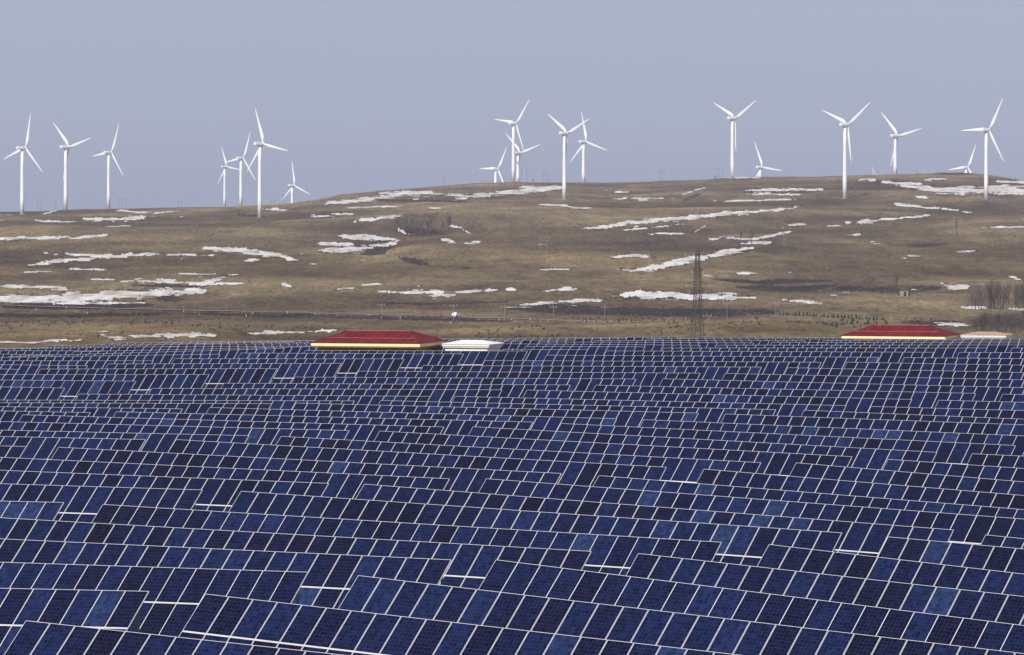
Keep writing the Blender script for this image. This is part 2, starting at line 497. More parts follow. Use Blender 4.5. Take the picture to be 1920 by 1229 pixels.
SOIL_SHADE = [([(1338,524),(1420,530),(1480,527),(1560,527)],4.2,1.2), ([(1380,538),(1480,543),(1565,536)],6.0,.95), ([(1560,541),(1680,545),(1765,540)],6.0,1.0),
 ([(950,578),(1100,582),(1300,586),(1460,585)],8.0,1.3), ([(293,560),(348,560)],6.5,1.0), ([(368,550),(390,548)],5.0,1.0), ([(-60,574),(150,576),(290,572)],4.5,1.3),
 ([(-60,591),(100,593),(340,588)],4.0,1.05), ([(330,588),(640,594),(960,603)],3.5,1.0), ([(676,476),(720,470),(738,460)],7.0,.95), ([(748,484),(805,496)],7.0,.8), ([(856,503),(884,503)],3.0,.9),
 ([(676,568),(800,570),(955,566)],3.0,.7), ([(1340,616),(1500,614),(1620,612)],14.0,.42), ([(1690,605),(1810,607)],6.0,.8), ([(690,376),(890,378)],2.6,.8),  # last strip here: snow-bank shadow below the ridge snow, painted dark
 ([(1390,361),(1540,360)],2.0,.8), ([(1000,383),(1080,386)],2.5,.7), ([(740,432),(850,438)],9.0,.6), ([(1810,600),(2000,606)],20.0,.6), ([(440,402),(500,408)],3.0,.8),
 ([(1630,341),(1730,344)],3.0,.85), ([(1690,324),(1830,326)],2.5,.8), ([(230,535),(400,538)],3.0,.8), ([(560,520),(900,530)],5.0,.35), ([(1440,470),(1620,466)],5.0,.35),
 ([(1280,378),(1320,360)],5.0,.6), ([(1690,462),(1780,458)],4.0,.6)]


def strip_field(px, py, strips, seed, wob, rough, tscale=1.0):
    out = np.full(px.shape, -9.0)
    wig = fbm(px / 34, py / 9, seed, 4) * wob
    gr = (fbm(px / 20, py / 2.0, seed + 50, 3) + .6 * fbm(px / 3.2, py / 1.1, seed + 80, 2)) * rough
    for s in strips:
        pts = s[0]; th = s[1] * tscale
        xs = [p[0] for p in pts]; ys = [p[1] for p in pts]
        if xs[0] > xs[-1]:
            xs = xs[::-1]; ys = ys[::-1]
        x0, x1 = min(xs), max(xs)
        sel = (px > x0 - 12) & (px < x1 + 12) & (py > min(ys) - th - 9) & (py < max(ys) + th + 9)
        if not sel.any(): continue
        X = px[sel]; Y = py[sel]
        order = np.argsort(xs)
        yl = np.interp(X, np.array(xs)[order], np.array(ys)[order])
        taper = np.clip(np.minimum(X - x0, x1 - X) / (0.16 * (x1 - x0) + 6), -.6, 1)
        d = (th * (0.35 + 0.65 * taper) - np.abs(Y - yl + wig[sel] * .5)) / th + wig[sel] * .28 + gr[sel] / max(1.0, th * .30)
        d = np.where(taper < 0, d - 1, d)
        out[sel] = np.maximum(out[sel], d)
    return out


# the grid is finer where the land is seen at a flat angle
yrow = [430.0]
while yrow[-1] < 1300: yrow.append(yrow[-1] + 30)
while yrow[-1] < 5200:
    yrow.append(yrow[-1] + 7.0 + 4.0 * (yrow[-1] - 1300) / 3900)
while yrow[-1] < 7000: yrow.append(yrow[-1] + 90)
yrow = np.array(yrow)
tcol = np.linspace(-300, 2220, 1261)
TC, YR = np.meshgrid((tcol - 960) / F, yrow)
GX = TC * YR; GY = YR
GX = GX + vnoise(GX / 3.0, GY / 9.0, 77) * .3
GZ = ground(GX, GY)
PX, PY = proj(GX, GY, GZ)
ny, nx = GX.shape
idx = np.arange(ny * nx).reshape(ny, nx)
quads = np.stack([idx[:-1, :-1], idx[:-1, 1:], idx[1:, 1:], idx[1:, :-1]], -1).reshape(-1, 4)
co = np.stack([GX, GY, GZ], -1).reshape(-1, 3)
me = np_mesh('hills', co, quads, [M_GRASS], smooth=True)
sn = strip_field(PX, PY, SNOW, 900, 1.5, .8, .80)
streak = fbm(PX / 42, PY / 1.5, 1234, 2)
sn = sn - .38 * np.clip(streak - .25, 0, 1) * 1.6
soil_shade = np.zeros(PX.shape)
for s in SOIL_SHADE:
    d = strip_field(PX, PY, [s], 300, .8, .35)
    soil_shade = np.maximum(soil_shade, np.clip(d * 1.2 + .35, 0, 1) * s[2])
soil_shade = np.maximum(soil_shade, .50 * rills(GX, GY) * sstep(GY, 1500, 1900) * (1 - .5 * sstep(GY, 4300, 4900)))
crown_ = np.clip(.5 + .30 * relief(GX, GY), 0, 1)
soil_shade = np.maximum(soil_shade, .62 * np.exp(-((sn + .35) / .55) ** 2) * (sn > -3) * np.clip(.6 + fbm(PX / 15, PY / 4, 77, 3), 0, 1))
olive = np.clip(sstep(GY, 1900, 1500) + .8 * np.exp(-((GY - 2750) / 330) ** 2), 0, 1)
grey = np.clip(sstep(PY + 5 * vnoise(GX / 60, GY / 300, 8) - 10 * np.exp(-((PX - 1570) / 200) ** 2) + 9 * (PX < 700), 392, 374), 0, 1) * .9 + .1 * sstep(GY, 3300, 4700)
att = me.color_attributes.new('soil_shade', 'FLOAT_COLOR', 'POINT')
att.data.foreach_set('color', np.stack([soil_shade, olive, grey, crown_], -1).astype(np.float32).ravel())
hills = link(bpy.data.objects.new('hills', me))
tag(hills, 'rolling brown steppe hillside under the wind turbines', 'hills', kind='structure')

fleck = fbm(GX / 20, GY / 110, 333, 4)
sn = np.maximum(sn, np.where((GY > 1700) & (GY < 4900), (fleck - 1.22) * 2.2, -1))
snc = (sn[:-1, :-1] + sn[1:, :-1] + sn[:-1, 1:] + sn[1:, 1:]) / 4
sel = (snc > 0).reshape(-1)
q = quads[sel]
used, inv = np.unique(q.ravel(), return_inverse=True)
sv = co[used].copy(); sv[:, 2] += 0.16
snow = link(bpy.data.objects.new('snow', np_mesh('snow', sv, inv.reshape(-1, 4), [M_SNOW], smooth=True)))
tag(snow, 'old white snow drifts streaked over the brown hillside', 'snow', kind='stuff')

# ------------------------------------------------------------------ solar field: rows, aisles, heights
CA, SA = math.cos(A), math.sin(A)
PITCH, N0 = 10.1, 378.0
TILT = R(43.0)
PW, PL, PT = 1.0, 1.73, 0.045        # panel pitch along the row, panel length, frame depth
GAPV = 0.034                         # gap between upper and lower panel
TABLE_V = 2 * PL + GAPV
TOP_H = 2.95                         # top edge above ground
# height of the upper edge of each row as seen at several stations (frame x, frame y)
ROWS = {
 -8: [(0,648),(200,643),(450,640),(1000,633.6),(1300,632.2),(1600,633.5),(1850,634.5)],
 -7: [(0,649.5),(100,646),(250,643.5),(450,641),(1000,635.5),(1300,635),(1600,636),(1850,637)],
 -6: [(0,652),(100,648.5),(250,646),(450,642),(1000,638),(1300,639),(1600,638.8),(1850,639.7)],
 -5: [(0,654),(100,651.5),(450,643),(1000,641),(1300,643),(1600,642),(1850,643)],
 -4: [(0,656),(100,655),(450,644.5),(1000,645),(1300,647.5),(1600,647),(1850,647)],
 -3: [(0,660),(100,659.5),(450,646.5),(700,650),(1000,649),(1120,650),(1300,653),(1600,652.5),(1850,652.5)],
 -2: [(0,665),(100,664),(450,649),(700,654),(1000,655.6),(1100,655.5),(1137,657.5),(1300,659.3),(1600,659.9),(1850,661)],
 -1: [(0,667),(100,667.5),(450,654),(700,658.5),(875,658),(989,658),(1025,666),(1300,667.9),(1600,669.7),(1850,672)],
 0: [(0,671),(100,670.9),(450,661.7),(700,663.6),(872,663.3),(909,676),(1000,676.4),(1300,678.2),(1600,679.4),(1850,683.7)],
 1: [(0,679),(100,678.2),(350,672.7),(450,672.7),(700,672.7),(758,673.7),(794,685.5),(1000,686.2),(1300,687.4),(1600,691.7),(1850,697)],
 2: [(0,685),(100,685),(350,681.3),(640,682),(672,696),(700,696.5),(1000,697.8),(1300,699.8),(1600,705),(1850,710.8)],
 3: [(0,692),(100,692.3),(350,691),(520,691.7),(553,707),(700,708),(1000,709.4),(1300,711.6),(1600,718.9),(1850,725.5)],
 4: [(0,703),(100,702.6),(393,702.2),(411,719),(700,719.7),(1000,721.6),(1300,725.5),(1600,732.8),(1850,738.4)],
 5: [(0,714),(100,713.6),(255,713.8),(280,728.6),(350,728.3),(450,729),(700,729.5),(1000,732),(1300,738.7),(1600,746.6),(1850,752.7)],
 6: [(0,726.3),(122,726.5),(145,739.5),(350,740),(450,740.5),(700,742.6),(1000,746),(1300,753.6),(1600,761.3),(1850,768)],
 7: [(0,750),(100,750.3),(350,751),(450,752),(700,750.9),(1000,757.6),(1300,764.3),(1600,772.6),(1850,783)],
 8: [(0,756.5),(100,756.4),(350,755.8),(450,756.4),(700,758.8),(1000,766.1),(1300,775.3),(1600,784.4),(1850,793.9)],
 9: [(0,764),(100,764.9),(350,765),(450,765.5),(700,772.2),(1000,780.5),(1300,791),(1600,803),(1850,814.4)],
 10: [(0,771),(100,772.2),(350,775.3),(450,776),(700,784),(1000,792),(1300,805.6),(1600,820.7),(1850,832.7)],
 11: [(0,777),(100,779.5),(350,786.6),(450,788.8),(700,797.3),(1000,805),(1300,823.2),(1600,840),(1850,852)],
 12: [(0,790),(100,792.4),(350,799.8),(450,802),(700,808.5),(1000,823),(1300,840),(1600,856.9),(1850,873.7)],
 13: [(0,806),(100,808.5),(350,814.4),(450,816.6),(700,826.9),(1000,843),(1300,861.7),(1600,875.5),(1850,897)],
 14: [(0,818),(100,821),(350,825.4),(450,830.5),(700,845.2),(1000,862),(1300,878.8),(1600,902),(1850,923)],
 15: [(0,836),(100,838.5),(350,851),(450,856),(700,868.6),(1000,885.4),(1300,904.5),(1600,930),(1850,950)],
 16: [(0,856),(100,861.3),(350,873.7),(450,879.6),(700,891.3),(1000,903),(1300,926),(1600,950),(1850,968)],
 17: [(0,878),(100,884),(350,896.4),(450,900.8),(700,910.3),(1000,932),(1300,954),(1600,978),(1850,1003)],
 18: [(0,903),(100,910.5),(350,920),(450,923),(700,938),(1000,955.7),(1300,981.7),(1600,1000.7),(1850,1023)],
 19: [(0,938),(100,944),(350,954.2),(450,961),(700,977),(1000,993),(1300,1015),(1600,1037),(1850,1066.7)],
 20: [(0,969),(100,976.7),(400,993),(600,1003),(700,1011.7),(1000,1026.7),(1300,1048),(1600,1081.7),(1850,1110)],
 21: [(0,1005),(100,1011.7),(400,1030),(600,1038),(700,1043.3),(1000,1059.5),(1300,1093),(1600,1130),(1850,1163)],
 22: [(0,1049),(100,1053),(400,1070),(600,1076.7),(700,1081.7),(1000,1115),(1300,1153),(1600,1193),(1850,1218)],
 23: [(0,1102),(100,1105),(280,1109.5),(400,1113),(600,1135),(700,1150),(1000,1186.7),(1300,1221.7),(1600,1252)],
 24: [(-60,1160),(0,1163),(100,1173),(400,1203),(600,1218),(700,1226),(1000,1264),(1300,1300)],
 25: [(-60,1238),(100,1256),(400,1288),(1000,1350)],
}
# ends of the tables beside each aisle, along the rows (end of the left one, start of the right one)
MEAS = {'A': {23:(280,385),22:(578,672),21:(847,930),20:(1110,1197),19:(1353,1442),18:(1580,1665),17:(1790,1848)},
 'B': {19:(120,193),18:(380,452),17:(617,683),16:(843,912),15:(1053,1123),14:(1250,1320),13:(1427,1493),12:(1598,1665),11:(1757,1823)},
 'C': {15:(50,110),14:(273,330),13:(467,527),12:(655,712),11:(833,887),10:(1000,1052),9:(1157,1207),8:(1310,1360),7:(1455,1508),6:(1587,1633),5:(1710,1760),4:(1830,1880)},
 'D': {10:(170,218),9:(343,393),8:(510,555),7:(665,714),6:(807,853),5:(942,988),4:(1070,1117),3:(1193,1243),2:(1313,1360),1:(1428,1477)},
 'E': {6:(122,148),5:(255,285),4:(393,420),3:(520,553),2:(640,672),1:(758,794),0:(870,909),-1:(989,1025),-2:(1102,1137)},
 'F': {3:(35,76),2:(165,203),1:(288,327)}}


def n_of(K): return N0 - PITCH * K
def s_of(K, x):
    xc = (x - 960) / F
    Y = n_of(K) / (CA + xc * SA)
    return xc * Y * CA - Y * SA
def xy_of(n, s): return s * CA + n * SA, -s * SA + n * CA
def x_of(K, s):
    X, Y = xy_of(n_of(K), s)
    return 960 + F * X / Y
def row_z(K, s):
    """height of the row's upper edge at s"""
    X, Y = xy_of(n_of(K), s)
    x = 960 + F * X / Y
    pts = ROWS[K]
    xs = [p[0] for p in pts]; ys = [p[1] for p in pts]
    if x < xs[0]: y = ys[0] + (x - xs[0]) * 0.02
    elif x > xs[-1]: y = ys[-1] + (x - xs[-1]) * (ys[-1] - ys[-2]) / (xs[-1] - xs[-2])
    else: y = float(np.interp(x, xs, ys))
    return CAMZ - (y - HY) * Y / F

# aisle lines run square to the rows: keep the measured positions, then the mean where none was read
AISLE = {}
for k, d in MEAS.items():
    ks = sorted(d)
    vals = [(K, s_of(K, d[K][0]), s_of(K, d[K][1])) for K in ks]
    AISLE[k] = vals
def aisle(k, K):
    vals = AISLE[k]
    Ks = [v[0] for v in vals]
    return float(np.interp(K, Ks, [v[1] for v in vals])), float(np.interp(K, Ks, [v[2] for v in vals]))
SPAN = 33.6
def bounds(K):
    """list of (start, end) of tables along row K from left to right"""
    e = [aisle(k, K) for k in 'FEDCBA']
    e = [(e[0][0] - 2 * SPAN, e[0][1] - 2 * SPAN), (e[0][0] - SPAN, e[0][1] - SPAN)] + e
    e += [(e[-1][0] + SPAN, e[-1][1] + SPAN), (e[-1][0] + 2 * SPAN, e[-1][1] + 2 * SPAN)]
    return [(e[i][1], e[i + 1][0]) for i in range(len(e) - 1)]

# --- panel mesh: aluminium ring with the glazed cells let in 5 mm
def panel_arrays(u0, v0):
    w, l, t, r, d = PW - 0.011, PL - 0.006, PT, 0.0140, 0.005
    o = [(0, 0), (w, 0), (w, l), (0, l)]; i = [(r, r), (w - r, r), (w - r, l - r), (r, l - r)]
    V = [(x + u0, y + v0, 0) for x, y in o] + [(x + u0, y + v0, 0) for x, y in i] + [(x + u0, y + v0, -d) for x, y in i] + [(x + u0, y + v0, -t) for x, y in o]
    Q = []; MI = []
    for k in range(4):
        j = (k + 1) % 4
        Q.append((k, j, 4 + j, 4 + k)); MI.append(0)
        Q.append((12 + k, 12 + j, j, k)); MI.append(0)
        Q.append((4 + k, 4 + j, 8 + j, 8 + k)); MI.append(0)
    Q.append((8, 9, 10, 11)); MI.append(1)
    Q.append((15, 14, 13, 12)); MI.append(0)
    return V, Q, MI
UV1 = np.zeros((14 * 4, 2), np.float32); UV1[48:52] = [(0, 0), (1, 0), (1, 1), (0, 1)]
_pm = {}
def panel_mesh(pos, mats, name):
    V = []; Q = []; MI = []
    for (u, v) in pos:
        b = len(V); a, qq, mi = panel_arrays(u, v)
        V += a; Q += [tuple(b + i for i in x) for x in qq]; MI += mi
    me = np_mesh(name, V, Q, mats, MI)
    uv = me.uv_layers.new(name='UVMap')
    uv.data.foreach_set('uv', np.tile(UV1, (len(pos), 1)).ravel())
    return me
PANEL = panel_mesh([(0, 0)], [M_FRAME, M_CELL], 'panel')

post_cache = {}
def post_mesh(h):
    k = round(h * 10) / 10
    if k not in post_cache:
        post_cache[k] = MB().box((0, 0, -k / 2), (0.085, 0.085, k)).mesh('post', M_STEEL)
    return post_cache[k]

BLD_X = (560, 960)        # frame span and row numbers where the first pair of service houses stands
def blocked(X, Y):
    for (bx, by, hw, hd, rz) in HOUSES:
        dx, dy = X - bx, Y - by
        lx = dx * math.cos(rz) + dy * math.sin(rz); ly = -dx * math.sin(rz) + dy * math.cos(rz)
        if abs(lx) < hw + 0.9 and abs(ly) < hd + 1.6:
            return True
    return False

def at(px, Y): return (px - 960) / F * Y
HRZ = -R(17)
# (centre X, centre Y, half width, half depth, turn)
def house_spot(px_left, w, d, Y):
    """front left corner seen at px_left, distance Y"""
    X = at(px_left, Y)
    c, s = math.cos(HRZ), math.sin(HRZ)
    return (X + c * w / 2 - s * d / 2, Y + s * w / 2 + c * d / 2, w / 2, d / 2, HRZ)
H1 = house_spot(583, 10.5, 8.2, 476)
H2 = house_spot(829, 4.5, 4.4, 477)
H3 = house_spot(1578, 10.5, 7.2, 517)
H4 = house_spot(1801, 4.6, 3.6, 519)
HOUSES = [H1, H2, H3, H4]

FIELD_GROUND = {}
n_panels = 0
view_rows = sorted(ROWS, reverse=True)
rownum = {}
cnt = 0
for K in view_rows:
    if K <= 24:
        cnt += 1; rownum[K] = cnt
for K in view_rows:
    if K > 24: continue       # wholly below the frame
    made = []
    for (s0, s1) in bounds(K):
        x0, x1 = x_of(K, s0), x_of(K, s1)
        if x1 < -25 or x0 > 1945: continue
        cols = max(1, int(round((s1 - s0) / PW)))
        step = (s1 - s0) / cols
        # straight table: a line through the row's heights
        ss = np.linspace(s0 + .4, s1 - .4, 9)
        zs = np.array([row_z(K, s) for s in ss])
        msl, z0 = np.polyfit(ss - s0, zs, 1)
        made.append((s0, s1, cols, step, msl, z0))
    for ti, (s0, s1, cols, step, msl, z0) in enumerate(made):
        n = n_of(K)
        X, Y = xy_of(n, s0)
        u = Vector((CA, -SA, msl)).normalized()
        up = Vector((SA * math.cos(TILT), CA * math.cos(TILT), math.sin(TILT)))
        v = (up - u * up.dot(u)).normalized()
        w = u.cross(v)
        top = Vector((X, Y, z0))
        org = top - v * TABLE_V            # lower left corner
        t = empty('solar_table')
        Mx = Matrix.Identity(4)
        for r in range(3):
            Mx[r][0], Mx[r][1], Mx[r][2], Mx[r][3] = u[r], v[r], w[r], org[r]
        t.matrix_world = Mx
        if K in rownum:
            if len(made) == 1: pos = 'the only one in view'
            else:
                pos = ORD(ti + 1) + ' from the left' if ti else 'leftmost in view'
                if ti == len(made) - 1 and ti: pos = 'rightmost in view'
            lab = 'table of blue solar panels in the %s row from the front, %s' % (ORD(rownum[K]), pos)
        tag(t, lab, 'solar array', 'solar tables in long parallel rows')
        one_up = K >= -3
        one_low = K >= 8
        joined = []
        lowest = []
        for i in range(cols):
            us = i * step
            Xc, Yc = xy_of(n, s0 + us + .5)
            if blocked(Xc, Yc) or blocked(Xc - SA * 2.5, Yc - CA * 2.5): continue
            xp = x_of(K, s0 + us)
            if K == -2 and 572 < xp < 938: continue          # forecourt of the two houses
            inview = -45 < xp < 1940
            for j in (0, 1):
                vv = j * (PL + GAPV)
                if inview and ((j == 1 and one_up) or (j == 0 and one_low)):
                    o = bpy.data.objects.new('panel', PANEL)
                    o.location = (us, vv, 0)
                    link(o, t); n_panels += 1
                else:
                    joined.append((us, vv))
        if joined:
            jm = panel_mesh(joined, [M_FRAME, M_CELLJ], 'panel_block')
            tag(link(bpy.data.objects.new('panel_block', jm), t), kind='stuff')
        Lx = s1 - s0
        if blocked(*xy_of(n, s0 + Lx * .5)) or K < -5:
            pass
        else:
            MB().box((Lx / 2, PL + GAPV / 2 - .003, -.012), (Lx - .02, GAPV + .004, .03)).build('rail', M_RAIL, t)
        fr = MB()
        for vv in (.35, 1.30, 2.05, 3.0):
            fr.box((Lx / 2, vv, -PT - .03), (Lx - .1, .05, .06))
        inv3 = Mx.to_3x3().inverted()
        npst = 6
        for p in range(npst):
            us = .20 + (Lx - .40) * p / (npst - 1)
            if blocked(*xy_of(n, s0 + us)): continue
            fr.box((us, TABLE_V / 2, -PT - .10), (.06, TABLE_V - .3, .08))
            for vv in (.75, 2.80):
                base = Mx @ Vector((us, vv, -PT - .14))
                gz = z0 + msl * us - TOP_H
                h = base.z - gz + .3
                o = bpy.data.objects.new('post', post_mesh(h))
                o.matrix_basis = Mx.inverted() @ Matrix.Translation(base)
                if K >= -3: link(o, t)
        fr.build('support_frame', M_STEEL, t)

# --- field ground: follows the rows
Ks = sorted(ROWS)
sgrid = np.arange(-420, 40, 3.0)
GR = []
ext = [Ks[0] - 2, Ks[0] - 1] + Ks + [Ks[-1] + 1, Ks[-1] + 4, Ks[-1] + 20, Ks[-1] + 34]
verts = []
for K in ext:
    Kc = min(max(K, Ks[0]), Ks[-1])
    row = []
    for s in sgrid:
        nK = n_of(K)
        Xr, Yr = xy_of(n_of(Kc), s)
        xr = 960 + F * Xr / max(Yr, 20)
        sc_ = s
        if xr < -120: sc_ = s_of(Kc, -120)
        if xr > 2040: sc_ = s_of(Kc, 2040)
        z = row_z(Kc, sc_) - TOP_H
        if K > Ks[-1] + 1: z = z * .5 - .6
        if K < Ks[0]: z = z - 0.6 * (Ks[0] - K)
        row.append(z)
    row = np.convolve(np.pad(row, 1, mode='edge'), [.25, .5, .25], 'valid')
    for s, z in zip(sgrid, row):
        X, Y = xy_of(n_of(K), s)
        verts.append((X, Y, z))
ns = len(sgrid); nk = len(ext)
idf = np.arange(nk * ns).reshape(nk, ns)
qf = np.stack([idf[:-1, :-1], idf[1:, :-1], idf[1:, 1:], idf[:-1, 1:]], -1).reshape(-1, 4)
fg = np_mesh('field_ground', verts, qf, [M_GRASS], smooth=True)
tag(link(bpy.data.objects.new('field_ground', fg)), 'dry grass ground under the solar rows', 'ground', kind='structure')

# ------------------------------------------------------------------ service houses
def house(name, spot, eave_z, rise, ridge, wall_mat, roof_mat, fascia_mat, fas_h, label, over=.55, body_in=.0, ridge_mat=None, cornice=False, seam=False):
    bx, by, hw, hd, rz = spot
    h = empty(name, (bx, by, eave_z - 4.2), rz)
    tag(h, label, 'house')
    ez = 4.2
    iw, idp = hw - over, hd - over
    MB().box((0, 0, (ez - fas_h - .12) / 2), (2 * iw, 2 * idp, ez - fas_h - .12)).build('wall', wall_mat, h)
    MB().box((0, 0, ez - fas_h - .06), (2 * hw - .12, 2 * hd - .12, .12)).build('soffit', wall_mat, h)
    f = MB()
    t = .10
    f.box((0, -hd + t / 2, ez - fas_h / 2), (2 * hw, t, fas_h)).box((0, hd - t / 2, ez - fas_h / 2), (2 * hw, t, fas_h))
    f.box((-hw + t / 2, 0, ez - fas_h / 2), (t, 2 * hd - 2 * t, fas_h)).box((hw - t / 2, 0, ez - fas_h / 2), (t, 2 * hd - 2 * t, fas_h))
    f.build('fascia', fascia_mat, h)
    e = .04
    E = [(-hw - e, -hd - e, ez + .01), (hw + e, -hd - e, ez + .01), (hw + e, hd + e, ez + .01), (-hw - e, hd + e, ez + .01)]
    r0 = (-ridge / 2, 0, ez + rise); r1 = (ridge / 2, 0, ez + rise)
    rf = MB()
    rf.poly([E[0], E[1], r1, r0]).poly([E[1], E[2], r1]).poly([E[2], E[3], r0, r1]).poly([E[3], E[0], r0]).poly([E[3], E[2], E[1], E[0]])
    roof = rf.build('roof', roof_mat, h)
    rm = ridge_mat or roof_mat
    MB().tube(r0, r1, .06, .06, 6).build('ridge_cap', rm, roof)
    for c, r in ((E[0], r0), (E[1], r1), (E[2], r1), (E[3], r0)):
        MB().tube(c, r, .045, .045, 6).build('hip_cap', roof_mat, roof)
    if seam:    # a lapped joint between two courses of sheet, and the snow guard on it
        for sgn in (-1, 1):
            tt = .40
            a = Vector(E[0] if sgn < 0 else E[3]).lerp(Vector(r0), tt); b = Vector(E[1] if sgn < 0 else E[2]).lerp(Vector(r1), tt)
            MB().tube(a + Vector((0.1, 0, .03)), b + Vector((-.1, 0, .03)), .03, .03, 5).build('roof_seam', rm, roof)
        k = 0
        for q in range(int(2 * hw / .75)):
            x = -hw + .4 + q * .75
            lim = ridge / 2
            tt = 1.0 if abs(x) <= lim else max(.05, (hw - abs(x)) / (hw - lim))
            a = Vector((x, -hd, ez + .03)); b = Vector((x, -hd * (1 - tt), ez + rise * tt + .03))
            MB().tube(a, b, .014, .014, 4).build('standing_rib', roof_mat, roof)
    if cornice:
        MB().box((0, 0, ez - fas_h - .20), (2 * hw - .3, 2 * hd - .3, .16)).build('cornice', wall_mat, h)
    d = MB().box((-iw * .45, -idp - .03, 1.05), (1.0, .05, 2.1)).build('door', M_DARK, h)
    MB().box((-iw * .45 + .36, -idp - .075, 1.05), (.06, .04, .14)).build('handle', M_FRAME, d)
    for x in (.0, .5):
        wdw = MB().box((iw * (x + .1), -idp - .02, 1.5), (1.0, .05, 1.0)).build('window', M_DARK, h)
        MB().box((iw * (x + .1), -idp - .06, .96), (1.15, .12, .07)).build('sill', M_WHITE, wdw)
    return h

def eave_from(py, Y): return CAMZ - (py - HY) * Y / F
house('service_house', H1, eave_from(643.4, 476), 1.03, 6.2, M_OCHRE, M_ROOF, M_CREAM, .26,
      'red hip-roofed house with cream eaves left of centre, beside the small white house', ridge_mat=M_RIDGE, seam=True)
house('service_house', H2, eave_from(645.8, 477), .27, 2.2, M_WHITE, M_WHITE, M_WHITE, .18,
      'small white house with a white hip roof right of the red-roofed house', over=.22)
house('service_house', H3, eave_from(630.2, 517), 1.00, 5.6, M_OCHRE, M_ROOF, M_CREAM, .24,
      'red hip-roofed house with cream eaves at the right end of the far field edge', ridge_mat=M_RIDGE, seam=True)
house('service_house', H4, eave_from(628.6, 519), .24, 2.0, M_WHITE, M_TERRA, M_WHITE, .20,
      'small low house with terracotta roof at the far right field edge', over=.35)

# ------------------------------------------------------------------ wind turbines
HUB, ROT = 58.0, 30.0
YAW = R(45)
def blade_mesh():
    secs = [(0.6, .62, .62, 0), (2.2, .66, .66, 0), (4.5, 1.35, .50, 14), (7.0, 1.75, .40, 12), (11, 1.50, .30, 9), (16, 1.18, .22, 6), (21, .88, .15, 4), (26, .58, .10, 2), (29, .32, .06, 1), (30, .06, .03, 0)]
    V = []; Q = []
    n = 12
    for (r, c, t, tw) in secs:
        for i in range(n):
            a = 2 * math.pi * i / n
            c2 = c * .86; x = math.cos(a) * c2 + (c * .35 if c > t * 1.3 else 0); y = math.sin(a) * t
            k = R(tw)
            V.append((x * math.cos(k) - y * math.sin(k), x * math.sin(k) + y * math.cos(k), r))
    for k in range(len(secs) - 1):
        for i in range(n):
            j = (i + 1) % n
            Q.append((k * n + i, k * n + j, (k + 1) * n + j, (k + 1) * n + i))
    return np_mesh('blade', V, Q, [M_TURB], smooth=True)
BLADE = blade_mesh()
def nacelle_mesh():
    m = MB()
    secs = [(-5.6, 1.15, 1.2), (-5.2, 1.5, 1.5), (-1, 1.65, 1.7), (1.6, 1.55, 1.6), (2.4, 1.25, 1.3)]
    n = 12; b = 0
    for (y, hx, hz) in secs:
        for i in range(n):
            a = 2 * math.pi * (i + .5) / n
            cx, cz = math.cos(a), math.sin(a)
            q = 1 / max(abs(cx), abs(cz)) ** .65
            m.v.append((cx * hx * q * .86, y, cz * hz * q * .86))
    for k in range(len(secs) - 1):
        for i in range(n):
            j = (i + 1) % n
            m.f.append((k * n + j, k * n + i, (k + 1) * n + i, (k + 1) * n + j))
    m.f.append(tuple(range(n))); m.f.append(tuple((len(secs) - 1) * n + n - 1 - i for i in range(n)))
    return m.mesh('nacelle', M_TURB, False)
NAC = nacelle_mesh()
_s = MB(); _s.lathe([(1.25, 0), (1.35, .8), (1.2, 1.8), (.75, 2.6), (.1, 3.0)], 16, Matrix.Rotation(R(-90), 4, 'X'))
SPIN = _s.mesh('spinner', M_TURB, True)

TURB = [ # hub x,y; base y (None = foot behind the ridge); rotor radius px; roll
 (41,278,403,68,12,'leftmost wind turbine, standing at the left edge of the skyline'),
 (122,276,394,66,-45,'second wind turbine from the left, its blades in a wide Y'),
 (204,286,390,57,22,'third wind turbine from the left, foot on the left skyline'),
 (422,313,388,42,-22,'small far wind turbine, leftmost of the close group of three left of centre'),
 (452,297,386,54,21,'wind turbine in the middle of the close group of three left of centre'),
 (487,270,408,71,-19,'tall near wind turbine, rightmost of the close group of three left of centre'),
 (547,348,None,47,-9,'low wind turbine sunk behind the left foot of the main ridge'),
 (930,317,None,50,30,'low wind turbine sunk behind the ridge, leftmost of the central group'),
 (963,232,342,58,38,'tall wind turbine of the central group with one blade pointing to upper right'),
 (972,287,342,55,-47,'shorter wind turbine just behind and right of a tall one, central group'),
 (1059,250,375,64,-55,'near wind turbine of the central group, foot below the ridge line'),
 (1094,266,343,58,-13,'rightmost wind turbine of the central group, foot on the ridge line'),
 (1375,222,335,63,-62,'wind turbine with a wide V of blades on the ridge knob right of centre'),
 (1425,314,None,52,-23,'low wind turbine sunk behind the ridge right of the V-bladed one'),
 (1589,234,372,70,-67,'large near wind turbine on the brown knoll, right third of the picture'),
 (1680,255,327,61,-43,'wind turbine on the skyline right of the knoll turbine'),
 (1813,314,None,48,24,'low wind turbine sunk behind the dark-topped right ridge'),
 (1854,244,374,69,29,'rightmost wind turbine, near and tall above the long snow drift'),
 (1638,326,None,9,-20,'tiny far wind turbine barely showing above the ridge'),
]
TOWX = {41: 41.5, 122: 123, 204: 203.5, 422: 421, 452: 451.5, 487: 487, 547: 547.5, 930: 929, 963: 962.5, 972: 971, 1059: 1058, 1094: 1094, 1375: 1373, 1425: 1425,
        1589: 1584, 1680: 1678.5, 1813: 1811, 1854: 1849}
